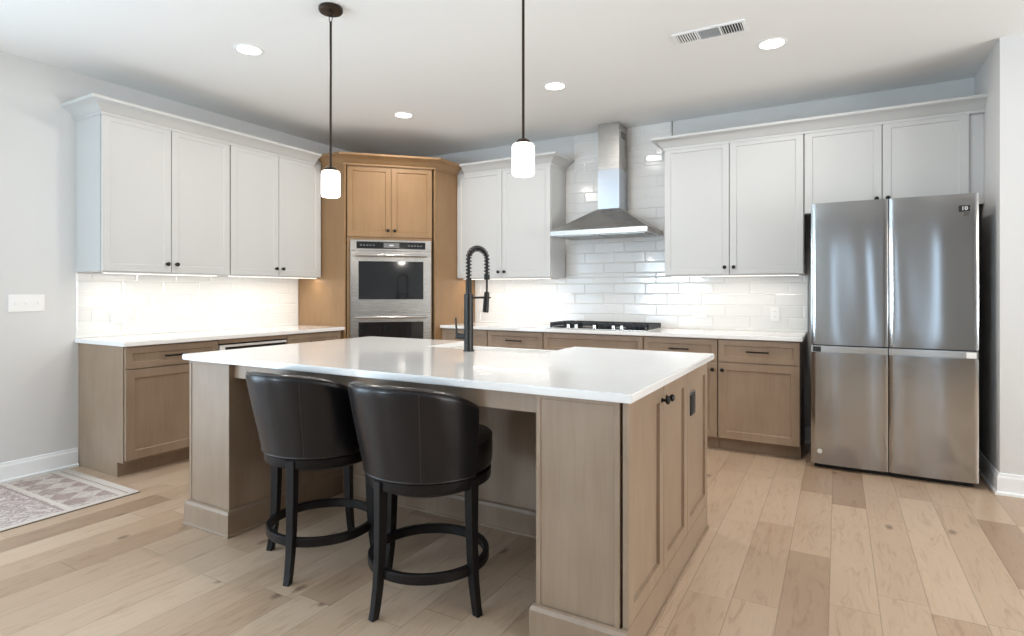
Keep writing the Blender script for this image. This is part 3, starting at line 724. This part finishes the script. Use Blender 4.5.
# ------------------------------------------------------------------ bar stools
def make_stool(label, loc, legs0, rear=-90):
    t = empty('bar_stool', (loc[0], loc[1], 0), 0, label, 'bar stool', 'dark leather bar stools at the island')
    pts = []
    for i in range(4):
        a = math.radians(legs0+90*i); u = Vector((math.cos(a), math.sin(a), 0)); v = Vector((-u.y, u.x, 0))
        bm = B(); rings = []
        for z, r, w in ((.0, .280, .0150), (.04, .271, .0155), (.12, .259, .0165), (.22, .251, .0175), (.35, .247, .0190), (.522, .2455, .0215)):
            rings.append([bm.verts.new(u*(r+sx*w)+v*(sy_*w*.95)+Vector((0, 0, z))) for sx, sy_ in ((-1, -1), (1, -1), (1, 1), (-1, 1))])
        for p_, q_ in zip(rings, rings[1:]):
            for k in range(4): bm.faces.new((p_[k], p_[(k+1) % 4], q_[(k+1) % 4], q_[k]))
        bm.faces.new(rings[0][::-1]); bm.faces.new(rings[-1])
        bmesh.ops.bevel(bm, geom=bm.edges[:], offset=.002, segments=1, affect='EDGES')
        obj('leg', bm, ESP, t)
    bm = B(); n = 64; prof = [(.228, .146), (.245, .146), (.249, .150), (.249, .181), (.245, .185), (.228, .185), (.225, .181), (.225, .150)]
    rings = [[bm.verts.new((r*math.cos(2*PI*k/n), r*math.sin(2*PI*k/n), z)) for r, z in prof] for k in range(n)]
    for k in range(n):
        p_, q_ = rings[k], rings[(k+1) % n]
        for j in range(8): bm.faces.new((p_[j], p_[(j+1) % 8], q_[(j+1) % 8], q_[j]))
    obj('footrest', bm, ESP, t, True)
    bm = B(); lathe(bm, [(0, .460), (.20, .460), (.245, .482), (.256, .486), (.258, .492), (.258, .524), (.254, .529), (.240, .532), (0, .532)], 64); obj('seat_frame', bm, ESP, t, True)
    bm = B(); prof = [(0, .533), (.250, .533), (.258, .540), (.263, .560), (.264, .60), (.263, .640), (.257, .655), (.245, .660), (.22, .664), (.16, .670), (.08, .674), (0, .675)]
    lathe(bm, prof, 64); s_ = obj('seat_cushion', bm, LEATHER, t, True)
    bm = B(); tube(bm, [(.2595*math.cos(2*PI*k/64), .2595*math.sin(2*PI*k/64), .654) for k in range(64)], .004, 8, closed=True); obj('cushion_welt', bm, WELT, s_, True)
    # wrap-around back
    A = math.radians(81); bm = B(); n = 72; rear_a = math.radians(rear); R0 = []
    def ztop(th): return .896-.092*(abs(th)/A)**2.4
    def ro(th, s):      # outer radius: flares outward towards the rear top
        c = max(0, math.cos(th*.92)); g = .004*(math.exp(-((abs(th)-math.radians(33))/.018)**2))
        return .267+.080*(c**1.1)*(s**1.25)+.006*math.sin(PI*s)-g
    edge_o, edge_seam = [], [[], []]
    for i in range(n+1):
        th = -A+2*A*i/n; zt = ztop(th); e = 1-abs(th)/A
        tk = .030+.026*min(1, e*4)**.5
        loop = []; m_ = 14
        for k in range(m_+1):
            s = k/m_*.955; loop.append((ro(th, s), .534+(zt-.534)*s))
        rt = ro(th, 1); zc_ = .534+(zt-.534)*.955; rr = tk/2; rc = ro(th, .955)-rr
        for k in range(1, 9):
            a_ = PI*k/9; loop.append((rc+rr*math.cos(a_), zc_+rr*.85*math.sin(a_)))
        for k in range(m_, -1, -1):
            s = k/m_*.955; loop.append((ro(th, s)-tk-(.0 if s > .5 else .0), .534+(zt-.534)*s))
        ring_ = []
        aa = rear_a+th
        for r, z in loop: ring_.append(bm.verts.new((r*math.cos(aa), r*math.sin(aa), z)))
        R0.append(ring_)
        edge_o.append(Vector(((rc+rr*.75)*math.cos(aa), (rc+rr*.75)*math.sin(aa), zc_+rr*.60)))
    for p_, q_ in zip(R0, R0[1:]):
        for j in range(len(p_)): bm.faces.new((p_[j], p_[(j+1) % len(p_)], q_[(j+1) % len(p_)], q_[j]))
    bm.faces.new(R0[0][::-1]); bm.faces.new(R0[-1])
    bk = obj('backrest', bm, LEATHER, t, True, 60)
    # welt round the outer edge of the back, and the two seams
    w_ = [v for v in edge_o]
    lo = []
    for sgn in (-1, 1):
        aa = rear_a+sgn*A
        col_ = [Vector(((ro(sgn*A, s)-.003)*math.cos(aa), (ro(sgn*A, s)-.003)*math.sin(aa), .536+(ztop(sgn*A)-.536)*s)) for s in [k/12*.94 for k in range(13)]]
        lo.append(col_)
    path = lo[0]+w_+lo[1][::-1]
    bm = B(); tube(bm, path, .0034, 8); obj('back_welt', bm, WELT, bk, True)
    for sgn in (-1, 1):
        th = sgn*math.radians(33); aa = rear_a+th
        bm = B(); pth = [Vector(((ro(th, s)+.0022)*math.cos(aa), (ro(th, s)+.0022)*math.sin(aa), .536+(ztop(th)-.536)*s)) for s in [k/16*.97 for k in range(17)]]
        tube(bm, pth, .0022, 6); obj('back_seam', bm, WELT, bk, True)
    bm = B(); pth = [((.2655)*math.cos(rear_a-A+2*A*k/60), (.2655)*math.sin(rear_a-A+2*A*k/60), .535) for k in range(61)]; tube(bm, pth, .0035, 8); obj('lower_welt', bm, WELT, bk, True)
    return t
make_stool('dark leather bar stool on the left, half hidden by its neighbour', (-2.112, 1.928), -73, -92)
make_stool('dark leather bar stool on the right, nearer the middle of the island', (-1.477, 1.92), -101, -92)

# ------------------------------------------------------------------ pendants
for px, py, lab in ((-2.43, 2.275, 'left pendant lamp with opal glass cylinder over the island'), (-1.232, 2.291, 'right pendant lamp with opal glass cylinder over the island')):
    t = empty('pendant_lamp', (px, py, H), 0, lab, 'pendant lamp', 'pendant lamps over the island')
    bm = B(); lathe(bm, [(0, -.001), (.062, -.001), (.065, -.006), (.065, -.020), (.060, -.026), (.012, -.028), (.010, -.045), (0, -.045)], 32); obj('ceiling_canopy', bm, BRONZE, t, True)
    bm = B(); tube(bm, [Vector((.012*math.cos(2*PI*k/16), 0, -.060+.020*math.sin(2*PI*k/16))) for k in range(16)], .0025, 6, closed=True); obj('hanging_loop', bm, BRONZE, t, True)
    bm = B(); tube(bm, [(0, 0, -.078), (0, 0, 1.925-H)], .0065, 12); obj('rod', bm, BRONZE, t, True)
    bm = B(); lathe(bm, [(0, 1.935-H), (.02, 1.935-H), (.03, 1.928-H), (.03, 1.916-H), (0, 1.916-H)], 24); obj('socket_cap', bm, BRONZE, t, True)
    bm = B(); lathe(bm, [(0, 1.9155-H), (.045, 1.912-H), (.0495, 1.905-H), (.051, 1.893-H), (.051, 1.784-H), (.0495, 1.775-H), (.043, 1.770-H), (0, 1.770-H)], 36); obj('glass_shade', bm, E_SHADE, t, True)
    l = bpy.data.lights.new('pendant_light', 'POINT'); l.energy = 5; l.color = WARM; l.shadow_soft_size = .06
    lo_ = bpy.data.objects.new('pendant_light', l); C.collection.objects.link(lo_); lo_.parent = t; lo_.location = (0, 0, 1.72-H)
# ------------------------------------------------------------------ recessed lights
for i, (px, py, lab) in enumerate(((-3.31, 2.405, 'recessed ceiling light nearest the left wall, front of the four'), (-3.342, 3.973, 'recessed ceiling light in front of the oven tower'),
        (-1.87, 3.988, 'recessed ceiling light in front of the range hood'), (-.361, 3.988, 'recessed ceiling light beside the air vent'))):
    t = empty('recessed_light', (px, py, H), 0, lab, 'ceiling light', 'recessed ceiling lights')
    bm = B(); lathe(bm, [(.072, -.004), (.078, -.006), (.088, -.004), (.092, 0), (.072, 0), (.072, -.004)], 36); obj('trim_ring', bm, TRIM, t, True)
    bm = B(); lathe(bm, [(0, -.003), (.072, -.003), (.072, -.0005), (0, -.0005)], 36); obj('lens', bm, E_CAN, t)
    l = bpy.data.lights.new('downlight', 'AREA'); l.shape = 'DISK'; l.size = .13; l.energy = 17; l.color = WARM
    lo_ = bpy.data.objects.new('downlight', l); C.collection.objects.link(lo_); lo_.parent = t; lo_.location = (0, 0, -.008)
# ------------------------------------------------------------------ ceiling vent
t = empty('ceiling_vent', (-.673, 3.628, H), 0, 'white ceiling air vent with three louvred sections', 'air vent')
bm = B(); hw, hd_ = .208, .082
for q in ((-hw, hw, -hd_, -hd_+.02), (-hw, hw, hd_-.02, hd_), (-hw, -hw+.02, -hd_+.02, hd_-.02), (hw-.02, hw, -hd_+.02, hd_-.02), (-.069, -.059, -hd_+.02, hd_-.02), (.059, .069, -hd_+.02, hd_-.02)): box(bm, *q, -.008, -.0005)
obj('frame', bm, TRIM, t)
bm = B(); box(bm, -hw+.02, hw-.02, -hd_+.02, hd_-.02, -.002, -.0005); obj('duct_backing', bm, mat('vent_shadow', (.05, .05, .05), .9), t)
bm = B()
for s0 in (-.188, .069):
    for k in range(8):
        x = s0+.008+k*.0148; box(bm, -.0005, .0005, -hd_+.02, hd_-.02, -.005, .005, 0, Matrix.Translation((x, 0, -.0085)) @ Matrix.Rotation(math.radians(45 if s0 < 0 else -45), 4, 'Y') @ Matrix.Scale(.75, 4, (0, 0, 1)))
for k in range(10):
    y = -hd_+.026+k*.0125; box(bm, -.058, .058, -.0005, .0005, -.005, .005, 0, Matrix.Translation((0, y, -.0085)) @ Matrix.Rotation(math.radians(-45), 4, 'X') @ Matrix.Scale(.6, 4, (0, 0, 1)))
obj('louvre_slat', bm, TRIM, t)
# ------------------------------------------------------------------ under-cabinet lights
def ucl(lab, loc, rz, length, e):
    t = empty('under_cabinet_light', loc, rz, lab, 'under-cabinet light', 'under-cabinet light bars')
    bm = B(); box(bm, -length/2, length/2, -.014, .014, -.010, -.0005, .001); obj('housing', bm, PLASTIC, t)
    bm = B(); box(bm, -length/2+.01, length/2-.01, -.010, .010, -.012, -.0102); obj('diffuser', bm, E_BAR, t)
    l = bpy.data.lights.new('bar_light', 'AREA'); l.shape = 'RECTANGLE'; l.size = length-.03; l.size_y = .02; l.energy = e; l.color = (1, .90, .78)
    o = bpy.data.objects.new('bar_light', l); C.collection.objects.link(o); o.parent = t; o.location = (0, 0, -.014)
UY = YB-.24
ucl('light bar under the left wall cabinet nearest the switch', (XL+.25, 2.53, UZ), PI/2, .86, 2.2)
ucl('light bar under the left wall cabinet beside the oven tower', (XL+.27, 3.52, UZ), PI/2, .95, 3.3)
ucl('light bar under the wall cabinet left of the hood', (-2.955, UY, UZ), 0, 1.03, 3.1)
ucl('light bar under the wall cabinet right of the hood', (-.77, UY, UZ), 0, 1.02, 2.6)

# ------------------------------------------------------------------ wall plates
def plate(name, label, M, w, h, kind):
    t = empty(name, (0, 0, 0), 0, label, 'switch' if kind == 's' else 'outlet'); t.matrix_world = M
    bm = B(); box(bm, -w/2, w/2, -.006, -.0005, -h/2, h/2, .002); p_ = obj('plate', bm, PLASTIC, t)
    if kind == 's':
        for k in (-1, 0, 1):
            bm = B(); box(bm, k*.062-.006, k*.062+.006, -.016, -.006, -.012, .012, .002); obj('toggle', bm, PLASTIC, t)
    else:
        for k in (-1, 1):
            bm = B()
            if w > h: box(bm, k*.022-.014, k*.022+.014, -.008, -.006, -.016, .016, .001)
            else: box(bm, -.016, .016, -.008, -.006, k*.022-.014, k*.022+.014, .001)
            rc = obj('receptacle', bm, PLASTIC, t)
            bm = B()
            for s in (-1, 1):
                if w > h: box(bm, k*.022-.004, k*.022+.004, -.0085, -.008, s*.006-.001, s*.006+.001)
                else: box(bm, s*.006-.001, s*.006+.001, -.0085, -.008, k*.022-.004, k*.022+.004)
            obj('slot', bm, DARK, rc)
RL = Matrix.Rotation(PI/2, 4, 'Z')
plate('light_switch', 'white three-gang light switch plate on the left wall', Matrix.Translation((XL, 1.755, 1.172)) @ RL, .20, .115, 's')
plate('wall_outlet', 'white outlet set in the left wall tile', Matrix.Translation((XL+.0125, 2.32, 1.05)) @ RL, .115, .075, 'o')
plate('wall_outlet', 'white horizontal outlet in the tile right of the cooktop', Matrix.Translation((-1.07, YB-.0125, 1.055)), .115, .075, 'o')
plate('wall_outlet', 'white upright outlet in the tile nearest the refrigerator', Matrix.Translation((-.46, YB-.0125, 1.06)), .075, .115, 'o')

# ------------------------------------------------------------------ rug
t = empty('runner_rug', (-4.232, 1.972, 0), PI, 'faded cream and mauve patterned runner rug beside the left wall', 'rug')
bm = B(); box(bm, -.465, .465, 0, 2.3, .0035, .0085, .001); obj('pile', bm, RUG, t)
bm = B(); box(bm, -.467, .467, -.002, 2.302, .0003, .0034); obj('backing', bm, RUGEDGE, t)
